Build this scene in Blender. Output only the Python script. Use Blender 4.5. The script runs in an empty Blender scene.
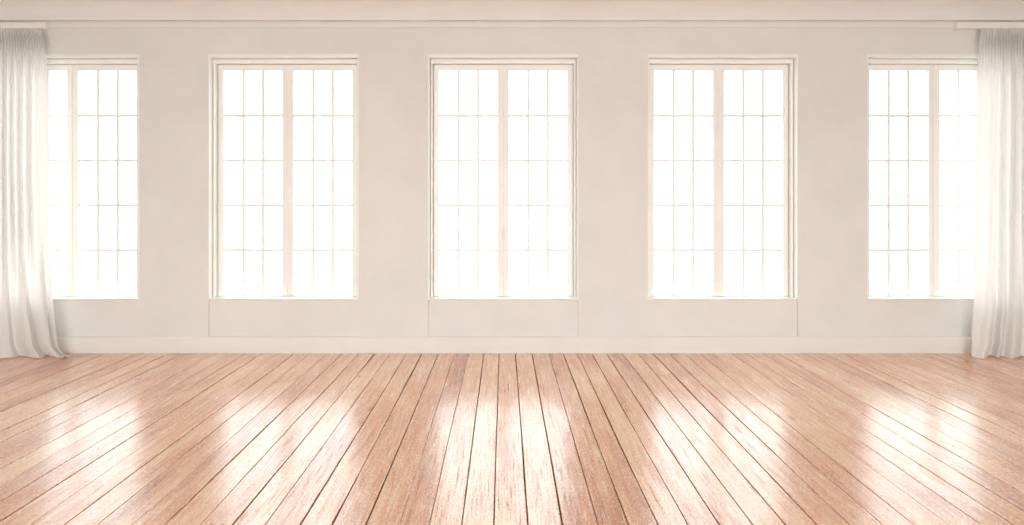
import bpy, bmesh, math, random
from mathutils import Vector, noise
random.seed(7)
S = bpy.context.scene
C = S.collection

# ------------------------------------------------------------------ layout
D = 6.0            # distance from the camera to the window wall
EYE = 1.5          # eye height
K = 155.0 / 1.5    # pixels per metre on the window wall
HALF_W = 5.32      # half width of the room
REAR = -3.6        # the wall behind the camera
CEIL = 3.372
def X(px, p=0.0): return (px - 504.0) / K * (D - p) / D      # p = distance in front of the wall
def Z(py, p=0.0): return EYE + (198.0 - py) / K * (D - p) / D

# ------------------------------------------------------------------ helpers
def tag(o, label, cat=None, group=None, kind=None):
    o['label'] = label
    if cat: o['category'] = cat
    if group: o['group'] = group
    if kind: o['kind'] = kind
    return o

def empty(name, loc):
    o = bpy.data.objects.new(name, None); C.objects.link(o)
    o.location = loc; o.empty_display_size = .1
    return o

def obj(name, bm, mat, parent=None, smooth=False, bevel=0):
    bmesh.ops.recalc_face_normals(bm, faces=bm.faces)
    me = bpy.data.meshes.new(name); bm.to_mesh(me); bm.free()
    me.materials.append(mat)
    if smooth:
        for p in me.polygons: p.use_smooth = True
    o = bpy.data.objects.new(name, me); C.objects.link(o)
    if parent is not None: o.parent = parent
    if bevel:
        b = o.modifiers.new('edge', 'BEVEL'); b.width = bevel; b.segments = 2
        b.limit_method = 'ANGLE'; b.angle_limit = math.radians(40)
    return o

def box(bm, x0, x1, y0, y1, z0, z1):
    v = [bm.verts.new(c) for c in ((x0,y0,z0),(x1,y0,z0),(x1,y1,z0),(x0,y1,z0),
                                   (x0,y0,z1),(x1,y0,z1),(x1,y1,z1),(x0,y1,z1))]
    for f in ((0,3,2,1),(4,5,6,7),(0,1,5,4),(1,2,6,5),(2,3,7,6),(3,0,4,7)):
        bm.faces.new([v[i] for i in f])

def extrude_profile(bm, prof, x0, x1):
    """closed (y, z) outline swept along x"""
    a = [bm.verts.new((x0, y, z)) for y, z in prof]
    b = [bm.verts.new((x1, y, z)) for y, z in prof]
    n = len(prof)
    for i in range(n):
        j = (i + 1) % n
        bm.faces.new((a[i], a[j], b[j], b[i]))
    bm.faces.new(a[::-1]); bm.faces.new(b)

def ring(bm, x0, x1, z0, z1, wl, wr, wt, y0, y1):
    """three sided frame (two jambs and a head) of the given widths, from y0 to y1"""
    box(bm, x0, x0 + wl, y0, y1, z0, z1)
    box(bm, x1 - wr, x1, y0, y1, z0, z1)
    box(bm, x0 + wl, x1 - wr, y0, y1, z1 - wt, z1)

# ------------------------------------------------------------------ materials
class NT:
    def __init__(s, name):
        s.m = bpy.data.materials.new(name); s.m.use_nodes = True
        s.t = s.m.node_tree; s.t.nodes.clear()
        s.out = s.n('ShaderNodeOutputMaterial')
    def n(s, typ, **kw):
        nd = s.t.nodes.new(typ)
        for k, v in kw.items(): setattr(nd, k, v)
        return nd
    def l(s, a, b): s.t.links.new(a, b)
    def noise(s, vec, scale, detail=4, rough=.55, dist=0):
        nd = s.n('ShaderNodeTexNoise')
        nd.inputs['Scale'].default_value = scale; nd.inputs['Detail'].default_value = detail
        nd.inputs['Roughness'].default_value = rough; nd.inputs['Distortion'].default_value = dist
        if vec is not None: s.l(vec, nd.inputs['Vector'])
        return nd.outputs['Fac']
    def ramp(s, fac, stops):
        nd = s.n('ShaderNodeValToRGB'); e = nd.color_ramp.elements
        while len(e) < len(stops): e.new(.5)
        for el, (p, c) in zip(e, stops):
            el.position = p; el.color = (*c, 1) if len(c) == 3 else c
        s.l(fac, nd.inputs['Fac'])
        return nd.outputs['Color']
    def math(s, op, a, b=None, clamp=False):
        nd = s.n('ShaderNodeMath', operation=op, use_clamp=clamp)
        for i, v in enumerate((a, b)):
            if v is None: continue
            if isinstance(v, (int, float)): nd.inputs[i].default_value = v
            else: s.l(v, nd.inputs[i])
        return nd.outputs[0]
    def mix(s, fac, a, b, mode='MIX'):
        nd = s.n('ShaderNodeMix', data_type='RGBA', blend_type=mode)
        for sock, v in ((nd.inputs['Factor'], fac), (nd.inputs[6], a), (nd.inputs[7], b)):
            if isinstance(v, tuple): sock.default_value = (*v, 1)
            elif isinstance(v, (int, float)): sock.default_value = v
            else: s.l(v, sock)
        return nd.outputs[2]
    def bump(s, h, strength, dist):
        nd = s.n('ShaderNodeBump'); nd.inputs['Strength'].default_value = strength
        nd.inputs['Distance'].default_value = dist; s.l(h, nd.inputs['Height'])
        return nd.outputs['Normal']

def paint(name, col, rough, mottle=.03, bump=.15, bscale=140, spec=.35):
    k = NT(name); tc = k.n('ShaderNodeTexCoord').outputs['Object']
    b = k.n('ShaderNodeBsdfPrincipled')
    f = k.noise(tc, 2.2, 6, .6)
    dark = tuple(c * (1 - mottle * 2) for c in col); lite = tuple(min(.95, c * (1 + mottle)) for c in col)
    k.l(k.ramp(f, [(.3, dark), (.7, lite)]), b.inputs['Base Color'])
    b.inputs['Roughness'].default_value = rough
    b.inputs['Specular IOR Level'].default_value = spec
    if bump: k.l(k.bump(k.noise(tc, bscale, 3, .6), bump, .002), b.inputs['Normal'])
    k.l(b.outputs[0], k.out.inputs[0])
    return k.m

M_WALL = paint('beige_plaster', (.73, .726, .692), .85, .022, .22, 120, .2)
M_PANEL = paint('beige_board_paint', (.77, .755, .71), .7, .015, .08, 90, .25)
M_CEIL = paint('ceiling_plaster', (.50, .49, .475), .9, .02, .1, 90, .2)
M_COVE = paint('cove_paint', (.76, .75, .725), .8, .015, .06, 90, .2)
M_WHITE = paint('white_gloss_paint', (.85, .85, .81), .38, .01, .04, 60, .4)
M_RAIL = paint('rail_white_paint', (.83, .81, .775), .5, .01, .04, 60, .4)
M_METAL = paint('handle_white_enamel', (.80, .775, .72), .3, .01, 0)
M_DARK = paint('subfloor_dark', (.13, .068, .045), .9, .05, 0)

def glass_mat():
    k = NT('window_glass')
    t = k.n('ShaderNodeBsdfTransparent'); t.inputs[0].default_value = (.97, .98, .97, 1)
    g = k.n('ShaderNodeBsdfGlossy'); g.inputs['Roughness'].default_value = .02
    mx = k.n('ShaderNodeMixShader'); mx.inputs[0].default_value = .05
    k.l(t.outputs[0], mx.inputs[1]); k.l(g.outputs[0], mx.inputs[2]); k.l(mx.outputs[0], k.out.inputs[0])
    return k.m
M_GLASS = glass_mat()

def sheer_mat():
    k = NT('sheer_white_cloth'); tc = k.n('ShaderNodeTexCoord').outputs['Object']
    weave = k.noise(tc, 260, 2, .5)
    d = k.n('ShaderNodeBsdfDiffuse'); d.inputs[0].default_value = (.855, .845, .825, 1)
    t = k.n('ShaderNodeBsdfTranslucent'); t.inputs[0].default_value = (.84, .84, .82, 1)
    nb = k.bump(weave, .15, .001)
    k.l(nb, d.inputs['Normal'])
    mx = k.n('ShaderNodeMixShader'); mx.inputs[0].default_value = .31
    k.l(d.outputs[0], mx.inputs[1]); k.l(t.outputs[0], mx.inputs[2])
    k.l(mx.outputs[0], k.out.inputs[0])
    return k.m
M_SHEER = sheer_mat()

def floor_mat():
    k = NT('worn_floorboards')
    tc = k.n('ShaderNodeTexCoord').outputs['Object']
    pl = k.n('ShaderNodeAttribute', attribute_name='plank').outputs['Fac']
    # every board samples its own stretch of grain
    off = k.n('ShaderNodeCombineXYZ'); k.l(k.math('MULTIPLY', pl, 37.0), off.inputs[0]); k.l(k.math('MULTIPLY', pl, 91.0), off.inputs[1])
    def stretched(sx, sy):
        vm = k.n('ShaderNodeVectorMath', operation='MULTIPLY'); k.l(tc, vm.inputs[0]); vm.inputs[1].default_value = (sx, sy, 1)
        va = k.n('ShaderNodeVectorMath', operation='ADD'); k.l(vm.outputs[0], va.inputs[0]); k.l(off.outputs[0], va.inputs[1])
        return va.outputs[0]
    fine = k.math('ADD', k.math('MULTIPLY', k.noise(stretched(105, 3.0), 1.0, 3, .6, .5), .55), k.math('MULTIPLY', k.noise(stretched(260, 7.0), 1.0, 2, .6, .3), .45))        # fibres
    mid = k.noise(stretched(26, 1.6), 1.0, 5, .62, 1.1)        # grain figure
    big = k.noise(stretched(3.0, .55), 1.0, 3, .55, .3)        # tone drifting along a board
    wear = k.noise(tc, 1.1, 5, .6, .4)                         # foot wear over the whole floor
    tone = k.math('ADD', k.math('MULTIPLY', mid, .45), k.math('MULTIPLY', big, .38))
    tone = k.math('ADD', tone, k.math('MULTIPLY', k.math('SUBTRACT', pl, .5), .10))
    tone = k.math('ADD', tone, k.math('MULTIPLY', wear, .20))
    col = k.ramp(tone, [(.36, (.43, .130, .060)), (.45, (.63, .255, .120)), (.53, (.78, .385, .200)), (.63, (.90, .56, .325))])
    # pale bare fibres where the stain has worn off
    bare = k.ramp(k.math('ADD', k.math('MULTIPLY', fine, .72), k.math('MULTIPLY', big, .28)), [(.49, (0,0,0)), (.58, (1,1,1))])
    col = k.mix(k.math('MULTIPLY', bare, .55), col, (.88, .66, .46))
    dark = k.ramp(fine, [(.36, (1,1,1)), (.46, (0,0,0))])
    col = k.mix(k.math('MULTIPLY', dark, .6), col, (.30, .125, .07))
    # open pores and specks of old finish
    speck = k.noise(stretched(170, 42), 1.0, 2, .7)
    col = k.mix(k.math('MULTIPLY', k.ramp(speck, [(.53, (0,0,0)), (.63, (1,1,1))]), .55), col, (.93, .71, .52))
    col = k.mix(k.math('MULTIPLY', k.ramp(speck, [(.36, (1,1,1)), (.46, (0,0,0))]), .55), col, (.36, .13, .065))
    # knots
    vo = k.n('ShaderNodeTexVoronoi'); k.l(stretched(3.4, 1.25), vo.inputs['Vector']); vo.inputs['Scale'].default_value = 1.0
    kn = k.ramp(vo.outputs['Distance'], [(.035, (1,1,1)), (.085, (0,0,0))])
    col = k.mix(k.math('MULTIPLY', kn, .6), col, (.22, .10, .06))
    # two short cracks in the middle board
    sx = k.n('ShaderNodeSeparateXYZ'); k.l(tc, sx.inputs[0])
    for cx, cy, hx, hy in ((.034, 4.93, .0045, .085), (.006, 4.82, .004, .028)):
        a = k.math('LESS_THAN', k.math('ABSOLUTE', k.math('SUBTRACT', sx.outputs[0], cx)), hx)
        c = k.math('LESS_THAN', k.math('ABSOLUTE', k.math('SUBTRACT', sx.outputs[1], cy)), hy)
        col = k.mix(k.math('MULTIPLY', k.math('MULTIPLY', a, c), .8), col, (.16, .07, .04))
    b = k.n('ShaderNodeBsdfPrincipled')
    k.l(col, b.inputs['Base Color'])
    k.l(k.math('ADD', k.math('MULTIPLY', fine, .24), .13), b.inputs['Roughness'])
    b.inputs['IOR'].default_value = 1.5
    b.inputs['Specular IOR Level'].default_value = .8; b.inputs['Coat IOR'].default_value = 1.65
    # the varnish has worn thin along the fibres
    gl = k.ramp(fine, [(.36, (.04,) * 3), (.52, (1, 1, 1))])
    k.l(gl, b.inputs['Coat Weight']); k.l(k.math('MULTIPLY', gl, .8), b.inputs['Specular IOR Level'])
    b.inputs['Coat Roughness'].default_value = .22
    h = k.math('ADD', k.math('MULTIPLY', fine, .8), k.math('MULTIPLY', mid, .4))
    k.l(k.bump(h, .32, .002), b.inputs['Normal'])
    k.l(b.outputs[0], k.out.inputs[0])
    return k.m
M_FLOOR = floor_mat()

# ------------------------------------------------------------------ floor: boards running towards the window wall
def build_floor():
    bm = bmesh.new(); lay = bm.faces.layers.float.new('plank')
    y0, y1 = REAR, D + .02
    seams = [X(v) for v in (454.5, 468.5, 483.9, 499.1, 515.4, 531.9, 548.9, 563.1, 577.0)]
    while seams[0] > -HALF_W - .2: seams.insert(0, seams[0] - .150 + random.uniform(-.011, .011))
    while seams[-1] < HALF_W + .2: seams.append(seams[-1] + .150 + random.uniform(-.011, .011))
    # the seams wander a little along their length
    ny = 40
    ys = [y0 + (y1 - y0) * j / ny for j in range(ny + 1)]
    tight = [random.choice((.35, .6, .9, 1, 1.1, 1.3)) for _ in seams]      # some joints are almost closed
    def wob(k, y): return .0035 * noise.noise((k * 7.31, y * .9, 3.0))
    for k in range(len(seams) - 1):
        a, b = seams[k], seams[k + 1]
        if b < -HALF_W - .05 or a > HALF_W + .05: continue
        rnd = random.random()
        dz = random.uniform(-.0008, .0008)
        rows = []
        for y in ys:
            ga = tight[k] * (.0024 + .0032 * max(0, noise.noise((k * 3.7, y * .7, 0)) + .25))
            gb = tight[k + 1] * (.0024 + .0032 * max(0, noise.noise(((k + 1) * 3.7, y * .7, 0)) + .25))
            xa = max(-HALF_W, min(HALF_W, a + wob(k, y) + ga)); xb = max(-HALF_W, min(HALF_W, b + wob(k + 1, y) - gb))
            e = .0025
            rows.append([bm.verts.new(c) for c in ((xa, y, -.02), (xa, y, dz - .0022), (xa + e, y, dz), (xb - e, y, dz), (xb, y, dz - .0022), (xb, y, -.02))])
        for j in range(ny):
            for q in range(5):
                f = bm.faces.new((rows[j][q], rows[j][q + 1], rows[j + 1][q + 1], rows[j + 1][q])); f[lay] = rnd
    # the dark bed below the boards
    n0 = len(bm.faces)
    v = [bm.verts.new(c) for c in ((-HALF_W - .2, y0 - .2, -.021), (HALF_W + .2, y0 - .2, -.021), (HALF_W + .2, y1 + .2, -.021), (-HALF_W - .2, y1 + .2, -.021))]
    bed = bm.faces.new(v); bed.material_index = 1; bed[lay] = .5
    o = obj('floor', bm, M_FLOOR); o.data.materials.append(M_DARK)
    tag(o, 'worn pinkish brown wooden floorboards running towards the windows', 'floor', kind='structure')
build_floor()

# ------------------------------------------------------------------ window wall
W0 = 75.1 / K                              # half width of a window recess
CX = [X(503.2) + 219.6 / K * i for i in (-2, -1, 0, 1, 2)]
Z_HEAD = Z(54.2); Z_SILL = .530; Z_BASE = .155
THICK = .24; RECESS = .022

def build_back_wall():
    bm = bmesh.new()
    xs = [-HALF_W - .2]
    for c in CX: xs += [c - W0, c + W0]
    xs.append(HALF_W + .2)
    for i in range(0, len(xs), 2):
        box(bm, xs[i], xs[i + 1], D, D + THICK, -.02, CEIL + .02)             # piers
    for c in CX:
        box(bm, c - W0, c + W0, D, D + THICK, Z_HEAD, CEIL + .02)             # over the window
        box(bm, c - W0, c + W0, D + RECESS, D + THICK, -.02, Z_SILL - .014)   # recessed panel under it
    o = obj('wall_back', bm, M_WALL)
    tag(o, 'beige plaster window wall with shallow recessed panels under the windows', 'wall', kind='structure')
build_back_wall()

bm = bmesh.new()
# skirting board with a small rounded top
extrude_profile(bm, [(D - .012, 0), (D - .012, Z_BASE - .012), (D - .009, Z_BASE - .004), (D - .004, Z_BASE), (D + RECESS + .004, Z_BASE), (D + RECESS + .004, 0)], -HALF_W, HALF_W)
tag(obj('baseboard_back', bm, M_PANEL), 'beige baseboard along the foot of the window wall', 'baseboard', kind='structure')

for nm, s, lb in (('baseboard_left', -1, 'beige baseboard along the left side wall'), ('baseboard_right', 1, 'beige baseboard along the right side wall')):
    bm = bmesh.new(); a, b = sorted((s * HALF_W, s * (HALF_W - .012)))
    box(bm, a, b, REAR, D - .012, 0, Z_BASE)
    tag(obj(nm, bm, M_PANEL, bevel=.003), lb, 'baseboard', kind='structure')
for nm, s, lb in (('wall_left', -1, 'plain beige side wall at the left end of the room'), ('wall_right', 1, 'plain beige side wall at the right end of the room')):
    bm = bmesh.new(); a, b = sorted((s * HALF_W, s * (HALF_W + .2)))
    box(bm, a, b, REAR - .2, D, -.02, CEIL + .02)
    tag(obj(nm, bm, M_WALL), lb, 'wall', kind='structure')

# wall behind the camera, with the window openings that light the room from that side
RW = 1.75; RZ0, RZ1 = .12, 3.15; RC = (-3.4, 0, 3.4); RHW = 1.6
bm = bmesh.new()
xs = [-HALF_W - .2]
for c in RC: xs += [c - RHW, c + RHW]
xs.append(HALF_W + .2)
for i in range(0, len(xs), 2): box(bm, xs[i], xs[i + 1], REAR - .2, REAR, -.02, CEIL + .02)
for c in RC:
    box(bm, c - RHW, c + RHW, REAR - .2, REAR, RZ1, CEIL + .02)
    box(bm, c - RHW, c + RHW, REAR - .2, REAR, -.02, RZ0)
tag(obj('wall_front', bm, M_WALL), 'beige wall with three tall openings opposite the window wall', 'wall', kind='structure')

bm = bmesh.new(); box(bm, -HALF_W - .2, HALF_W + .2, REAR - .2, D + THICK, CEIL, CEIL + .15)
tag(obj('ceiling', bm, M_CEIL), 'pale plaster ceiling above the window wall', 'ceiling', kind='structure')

# crown moulding: flat fascia, dark groove, then a cove up to the ceiling
zf0, zf1, zc0 = Z(27.6, .02), Z(22.9, .02), Z(20.2, .045)
prof = [(D, zf0 + .003), (D - .006, zf0 + .003), (D - .008, zf0), (D - .018, zf0), (D - .020, zf0 + .003), (D - .020, zf1 - .003), (D - .017, zf1), (D - .001, zf1), (D - .001, zc0), (D - .045, zc0)]
R = CEIL - zc0
for i in range(0, 13):
    a = math.pi / 2 * i / 12
    prof.append((D - .046 - (R * 1.15) * (1 - math.cos(a)), zc0 + .003 + (R - .003) * math.sin(a)))
prof += [(D, CEIL)]
bm = bmesh.new(); extrude_profile(bm, prof, -HALF_W, HALF_W)
o = obj('trim_1', bm, M_COVE)
tag(o, 'pale coved crown moulding with a dark groove along the ceiling line', 'moulding', kind='structure')

# ------------------------------------------------------------------ windows
R1, R2 = .055, .111        # depths of the two casing steps
def make_window():
    """centred on x = 0, front face of the wall at y = 0"""
    w = empty('window_1', (0, 0, 0))
    w['kind'] = 'structure'
    bm = bmesh.new()       # stepped white casing
    ring(bm, -W0, W0, Z_SILL, Z_HEAD, .012, .012, .030, -.004, R1)
    ring(bm, -W0, W0, Z_SILL, Z_HEAD, .012, .012, .030, R1, R1 + .03)      # bottom of the outer shadow groove
    ring(bm, -W0 + .0185, W0 - .0185, Z_SILL, Z_HEAD - .0385, .0165, .0165, .0355, R1, R2)
    ring(bm, -W0, W0, Z_SILL, Z_HEAD, .034, .034, .073, R1 + .03, R2)
    ring(bm, -W0, W0, Z_SILL, Z_HEAD, .035, .035, .074, R2, R2 + .03)      # bottom of the inner groove
    ring(bm, -W0, W0, Z_SILL, Z_HEAD, .060, .060, .100, R2 + .03, .20)
    obj('window_frame', bm, M_WHITE, w, bevel=.003)
    bm = bmesh.new()       # thin sill with a rounded nose
    extrude_profile(bm, [(-.006, Z_SILL - .010), (-.008, Z_SILL - .006), (-.006, Z_SILL - .001), (-.003, Z_SILL), (.20, Z_SILL + .0), (.20, Z_SILL - .014), (-.002, Z_SILL - .014)], -W0, W0)
    obj('window_sill', bm, M_WHITE, w)
    hw = W0 - .041; zt = Z_HEAD - .080; st = .0520
    gt = zt - .0545; gb = Z_SILL + .0105
    for s in (-1, 1):
        st_in = .0550
        x0, x1 = (-hw, 0) if s < 0 else (.001, hw)
        bm = bmesh.new()
        y0, y1 = R2 + .002, R2 + .044
        sl, sr = (st, st_in) if s < 0 else (st_in, st)
        box(bm, x0, x0 + sl, y0, y1, Z_SILL + .001, zt); box(bm, x1 - sr, x1, y0, y1, Z_SILL + .001, zt)
        box(bm, x0 + sl, x1 - sr, y0, y1, gt, zt); box(bm, x0 + sl, x1 - sr, y0, y1, Z_SILL + .001, gb)
        if s > 0: box(bm, -.010, x0 + .002, y0 - .006, y0 + .012, Z_SILL + .001, zt)      # meeting strip over the joint
        sash = obj('window_sash', bm, M_WHITE, w, bevel=.004)
        bm = bmesh.new()
        gx0, gx1 = x0 + sl, x1 - sr
        mw = .0130
        for q in (1, 2):
            c = gx0 + (gx1 - gx0) * q / 3
            box(bm, c - mw, c + mw, y0 + .010, y1 - .004, gb, gt)
        for q in range(1, 5):
            c = gb + (gt - gb) * q / 5
            box(bm, gx0, gx1, y0 + .0105, y1 - .0045, c - mw, c + mw)
        obj('glazing_bars', bm, M_WHITE, sash, bevel=.002)
        bm = bmesh.new()
        v = [bm.verts.new(c) for c in ((gx0, y0 + .026, gb), (gx1, y0 + .026, gb), (gx1, y0 + .026, gt), (gx0, y0 + .026, gt))]
        bm.faces.new(v)
        obj('window_pane', bm, M_GLASS, sash)
    return w

def copy_tree(o, parent=None):
    c = o.copy(); C.objects.link(c)
    if parent is not None: c.parent = parent
    for ch in o.children: copy_tree(ch, c)
    return c

win = make_window()
wlab = ['tall white casement window beside the left curtain, partly covered by it',
        'tall white casement window between the left curtain window and the middle one',
        'middle tall white casement window of the five, with a small handle',
        'tall white casement window between the middle one and the right curtain window',
        'tall white casement window beside the right curtain, partly covered by it']
wins = [win] + [copy_tree(win) for _ in range(4)]
for i, (o, c) in enumerate(zip(wins, CX)):
    o.name = 'window_%d' % (i + 1)
    o.location = (c, D, 0)
    tag(o, wlab[i], 'window', 'tall casement windows in the window wall', 'structure')

# espagnolette handle on the middle window
bm = bmesh.new(); hz = Z(233) - .02; hy = R2 + .002
box(bm, -.012, .012, hy - .008, hy + .001, hz - .055, hz + .075)
hp = obj('window_handle', bm, M_METAL, wins[2], bevel=.003)
bm = bmesh.new()
box(bm, -.007, .007, hy - .034, hy - .008, hz + .040, hz + .054)
box(bm, -.0085, .0085, hy - .042, hy - .030, hz - .045, hz + .056)
obj('lever', bm, M_METAL, hp, bevel=.003)

# ------------------------------------------------------------------ curtain rails
RP = .072       # how far the rail box stands out
def rail(name, x0, x1, lab):
    bm = bmesh.new()
    zt, zb = Z(22.2, RP), Z(28.4, RP)
    # slim box: front fascia, top board, back board fixed against the moulding (open slot underneath)
    prof = [(D - RP, zb), (D - RP, zt - .004), (D - RP + .004, zt), (D - .020, zt), (D - .020, zb + .004), (D - .028, zb + .004), (D - .028, zt - .014), (D - RP + .007, zt - .014), (D - RP + .007, zb)]
    extrude_profile(bm, prof, x0, x1)
    o = obj(name, bm, M_RAIL, bevel=.0015)
    bm = bmesh.new()
    e = x1 if x0 < 0 else x0
    box(bm, *sorted((e, e + (.006 if x0 < 0 else -.006))), D - RP - .0005, D - .020, zb - .0005, zt + .0005)
    obj('end_cap', bm, M_RAIL, o, bevel=.0015)
    return tag(o, lab, 'curtain rail', 'white curtain rails')
xl1 = X(45, RP); xr0 = X(958, RP)
rail('curtain_rail', -HALF_W, xl1, 'slim white curtain rail box over the left curtain')
rail('curtain_rail', xr0, HALF_W, 'slim white curtain rail box over the right curtain')

# ------------------------------------------------------------------ curtains
def lerp_keys(keys, t):
    if t <= keys[0][0]: return keys[0][1]
    for (a, va), (b, vb) in zip(keys, keys[1:]):
        if t <= b:
            f = (t - a) / (b - a); f = f * f * (3 - 2 * f)
            return va + (vb - va) * f
    return keys[-1][1]

def curtain(label, edge, folds, low_folds, outer, sgn, sweep, seed, tail):
    """edge: (py, px) of the inner edge; folds: (px, out) ridges and valleys measured at mid height;
    sgn +1 when the room centre lies towards +x"""
    p0 = .072
    root = empty('curtain', (X((edge[2][1] + outer) / 2, p0), D - p0, 0.0))
    inner_ref = edge[len(edge) // 2][1]
    NU, NV = 260, 150
    top, bot = 28.8, 354.6
    bm = bmesh.new(); grid = []
    for j in range(NV + 1):
        v = j / NV
        v = v if v < .8 else .8 + .2 * (1 - (1 - (v - .8) / .2) ** 1.0)
        py = top + (bot - top) * v
        e = lerp_keys(edge, py)
        row = []
        gather = max(0.0, 1 - (py - top) / 55.0) ** 1.1 * min(1, .35 + (py - top) / 14.0)           # tight gathers under the rail
        main = lerp_keys([(28, .25), (90, .8), (200, 1.0), (300, 1.1), (356, 1.25)], py)
        broad = lerp_keys([(215, 0), (335, 1)], py)            # the pleats open into a few broad folds lower down
        sw = lerp_keys([(230, 0), (300, .12), (338, .5), (356, 1.0)], py) * sweep
        for i in range(NU + 1):
            u = i / NU                                            # 0 outer .. 1 inner
            pxr = outer + (inner_ref - outer) * u
            d = lerp_keys(folds, pxr) * (1 - broad) + lerp_keys(low_folds, pxr) * broad
            px = outer + (e - outer) * u
            # folds drift a little with height
            px += 1.1 * noise.noise((pxr * .09 + seed, py * .010, 1.7)) * (1 - abs(2 * u - 1) ** 3)
            px += sgn * sw * math.sin(math.pi * min(1, u * .62)) * (1 - .5 * max(0, u - .8) / .2)
            g = .0215 * math.sin(pxr * 2 * math.pi / 3.1 + .8 * noise.noise((pxr * .21, seed, 0))) * gather
            p = p0 + .022 + 1.4 * d * main * (1 - .35 * gather)
            p += .010 * noise.noise((pxr * .05 + seed * 2, py * .012, 5.1)) * main
            p += lerp_keys([(60, 0), (260, .045)], py)
            low = max(0.0, (py - 338) / (bot - 338))
            p += .022 * low ** 2 + .006 * low * noise.noise((pxr * .12, seed, 9))   # the hem kicks out on the floor
            hi = lerp_keys([(28, .058), (31, .060), (44, .105), (85, .23)], py)
            base = lerp_keys([(29, .047), (44, .062)], py)
            p = max(.035, min(hi, base + (p - base) * lerp_keys([(28, .2), (75, 1)], py) + g))
            z = Z(py, p0)
            lift = .010 + .008 * noise.noise((pxr * .10, seed + 3, 2)) * low
            z = max(z, lift)
            row.append(bm.verts.new(Vector((X(px, p), D - p, z)) - root.location))
        grid.append(row)
    for j in range(NV):
        for i in range(NU):
            bm.faces.new((grid[j][i], grid[j][i + 1], grid[j + 1][i + 1], grid[j + 1][i]))
    hem_pts = [vv.co.copy() for vv in grid[-1]]; top_pts = [vv.co.copy() for vv in grid[0]]
    obj('drape', bm, M_SHEER, root, smooth=True)
    def tube(name, pts, r, flat=1.0):
        bm = bmesh.new(); prev = None; n = 8
        for k in range(len(pts)):
            q = pts[k]
            t = (pts[min(k + 1, len(pts) - 1)] - pts[max(k - 1, 0)]); t.z = 0; t.normalize()
            side = Vector((-t.y, t.x, 0))
            rg = [bm.verts.new(q + side * (r * math.cos(2 * math.pi * a / n)) + Vector((0, 0, r * flat * math.sin(2 * math.pi * a / n)))) for a in range(n)]
            if prev:
                for a in range(n): bm.faces.new((prev[a], prev[(a + 1) % n], rg[(a + 1) % n], rg[a]))
            else: bm.faces.new(rg[::-1])
            prev = rg
        bm.faces.new(prev)
        return obj(name, bm, M_SHEER, root, smooth=True)
    h = tube('hem', hem_pts, .0055, 1.3)
    tube('heading_tape', top_pts[::2], .004, 2.2)
    tag(root, label, 'curtain', 'sheer white curtains')
    return root

left_edge = [(28, 41), (45, 44.5), (62, 46.8), (150, 47.5), (250, 50), (325, 53.5), (345, 55), (352, 59), (355, 64)]
left_folds = [(-9, 0), (-5, .02), (0, -.025), (4, .03), (8, -.03), (12.5, .024), (16, -.03), (20, .030), (25, -.035), (30.5, .036), (36, -.026), (41, .020), (47.5, .004), (52, 0)]
left_low = [(-9, 0), (-2, .03), (5, .02), (10, -.02), (21, .030), (24, .036), (27.5, -.03), (38, .020), (41, .034), (44, -.022), (50, .012)]
curtain('white sheer curtain pooling on the floor at the left end of the window wall', left_edge, left_folds, left_low, -9.0, 1, 11, 2.3, 1)
right_edge = [(28, 980.5), (45, 979), (62, 978), (100, 977), (180, 975), (250, 974), (330, 974), (350, 975.5), (355, 977)]
right_folds = [(974, 0), (982, .012), (987, .004), (994.5, .028), (998, -.026), (1004, .020), (1009, -.022), (1015, .024), (1021, -.02), (1027, .02), (1033, 0)]
right_low = [(974, .005), (984, .016), (993, .042), (995, .036), (998, -.036), (1006, .015), (1009, -.02), (1018, .03), (1024, -.02), (1033, .02)]
curtain('white sheer curtain falling to the floor at the right end of the window wall', right_edge, right_folds, right_low, 1033.0, -1, 11, 8.9, 1)

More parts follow.
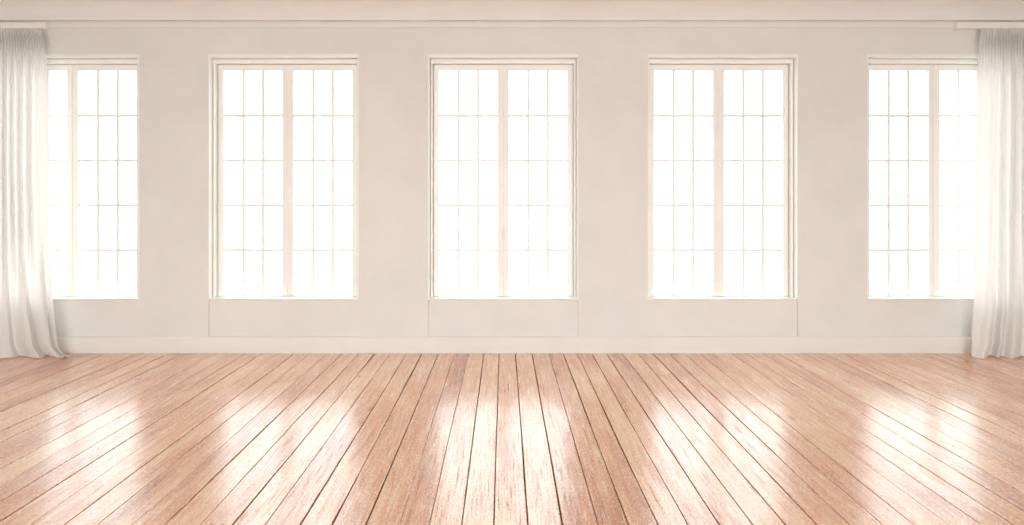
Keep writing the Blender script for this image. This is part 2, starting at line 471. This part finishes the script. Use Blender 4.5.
# ------------------------------------------------------------------ daylight
SKY_S, SKY_N = 7.4, 3.6
w = bpy.data.worlds.new('overcast_daylight'); S.world = w; w.use_nodes = True
bg = w.node_tree.nodes['Background']
bg.inputs[0].default_value = (.95, .985, 1.0, 1)
# sky behind the camera is made brighter, added to light the window wall
nt = w.node_tree
tc = nt.nodes.new('ShaderNodeTexCoord'); sp = nt.nodes.new('ShaderNodeSeparateXYZ'); mr = nt.nodes.new('ShaderNodeMapRange')
mr.interpolation_type = 'SMOOTHSTEP'
for i, v in zip((1, 2, 3, 4), (-.95, .1, SKY_S, SKY_N)): mr.inputs[i].default_value = v
nt.links.new(tc.outputs['Generated'], sp.inputs[0]); nt.links.new(sp.outputs[1], mr.inputs[0]); 
# the ground outside is duller than the sky above it
mz = nt.nodes.new('ShaderNodeMapRange'); mz.interpolation_type = 'SMOOTHSTEP'
for i, v in zip((1, 2, 3, 4), (-.16, .16, .66, 1.04)): mz.inputs[i].default_value = v
mm = nt.nodes.new('ShaderNodeMath'); mm.operation = 'MULTIPLY'
nt.links.new(sp.outputs[2], mz.inputs[0]); nt.links.new(mr.outputs[0], mm.inputs[0]); nt.links.new(mz.outputs[0], mm.inputs[1]); nt.links.new(mm.outputs[0], bg.inputs[1])

# ------------------------------------------------------------------ camera
cam = bpy.data.cameras.new('camera'); co = bpy.data.objects.new('camera', cam); C.objects.link(co)
co.location = (0, 0, EYE); co.rotation_euler = (math.pi / 2, 0, 0)
cam.sensor_fit = 'HORIZONTAL'; cam.sensor_width = 36
cam.lens = 36 * (K * D) / 1024
cam.shift_x = (512 - 504) / 1024; cam.shift_y = -(262.5 - 198) / 1024
cam.clip_start = .05
S.camera = co

vs = S.view_settings
vs.view_transform = 'Standard'; vs.look = 'None'; vs.gamma = 1; vs.exposure = 0.0
vs.use_curve_mapping = False
S.cycles.max_bounces = 16; S.cycles.diffuse_bounces = 10; S.cycles.glossy_bounces = 6
S.cycles.transparent_max_bounces = 16; S.cycles.use_denoising = True
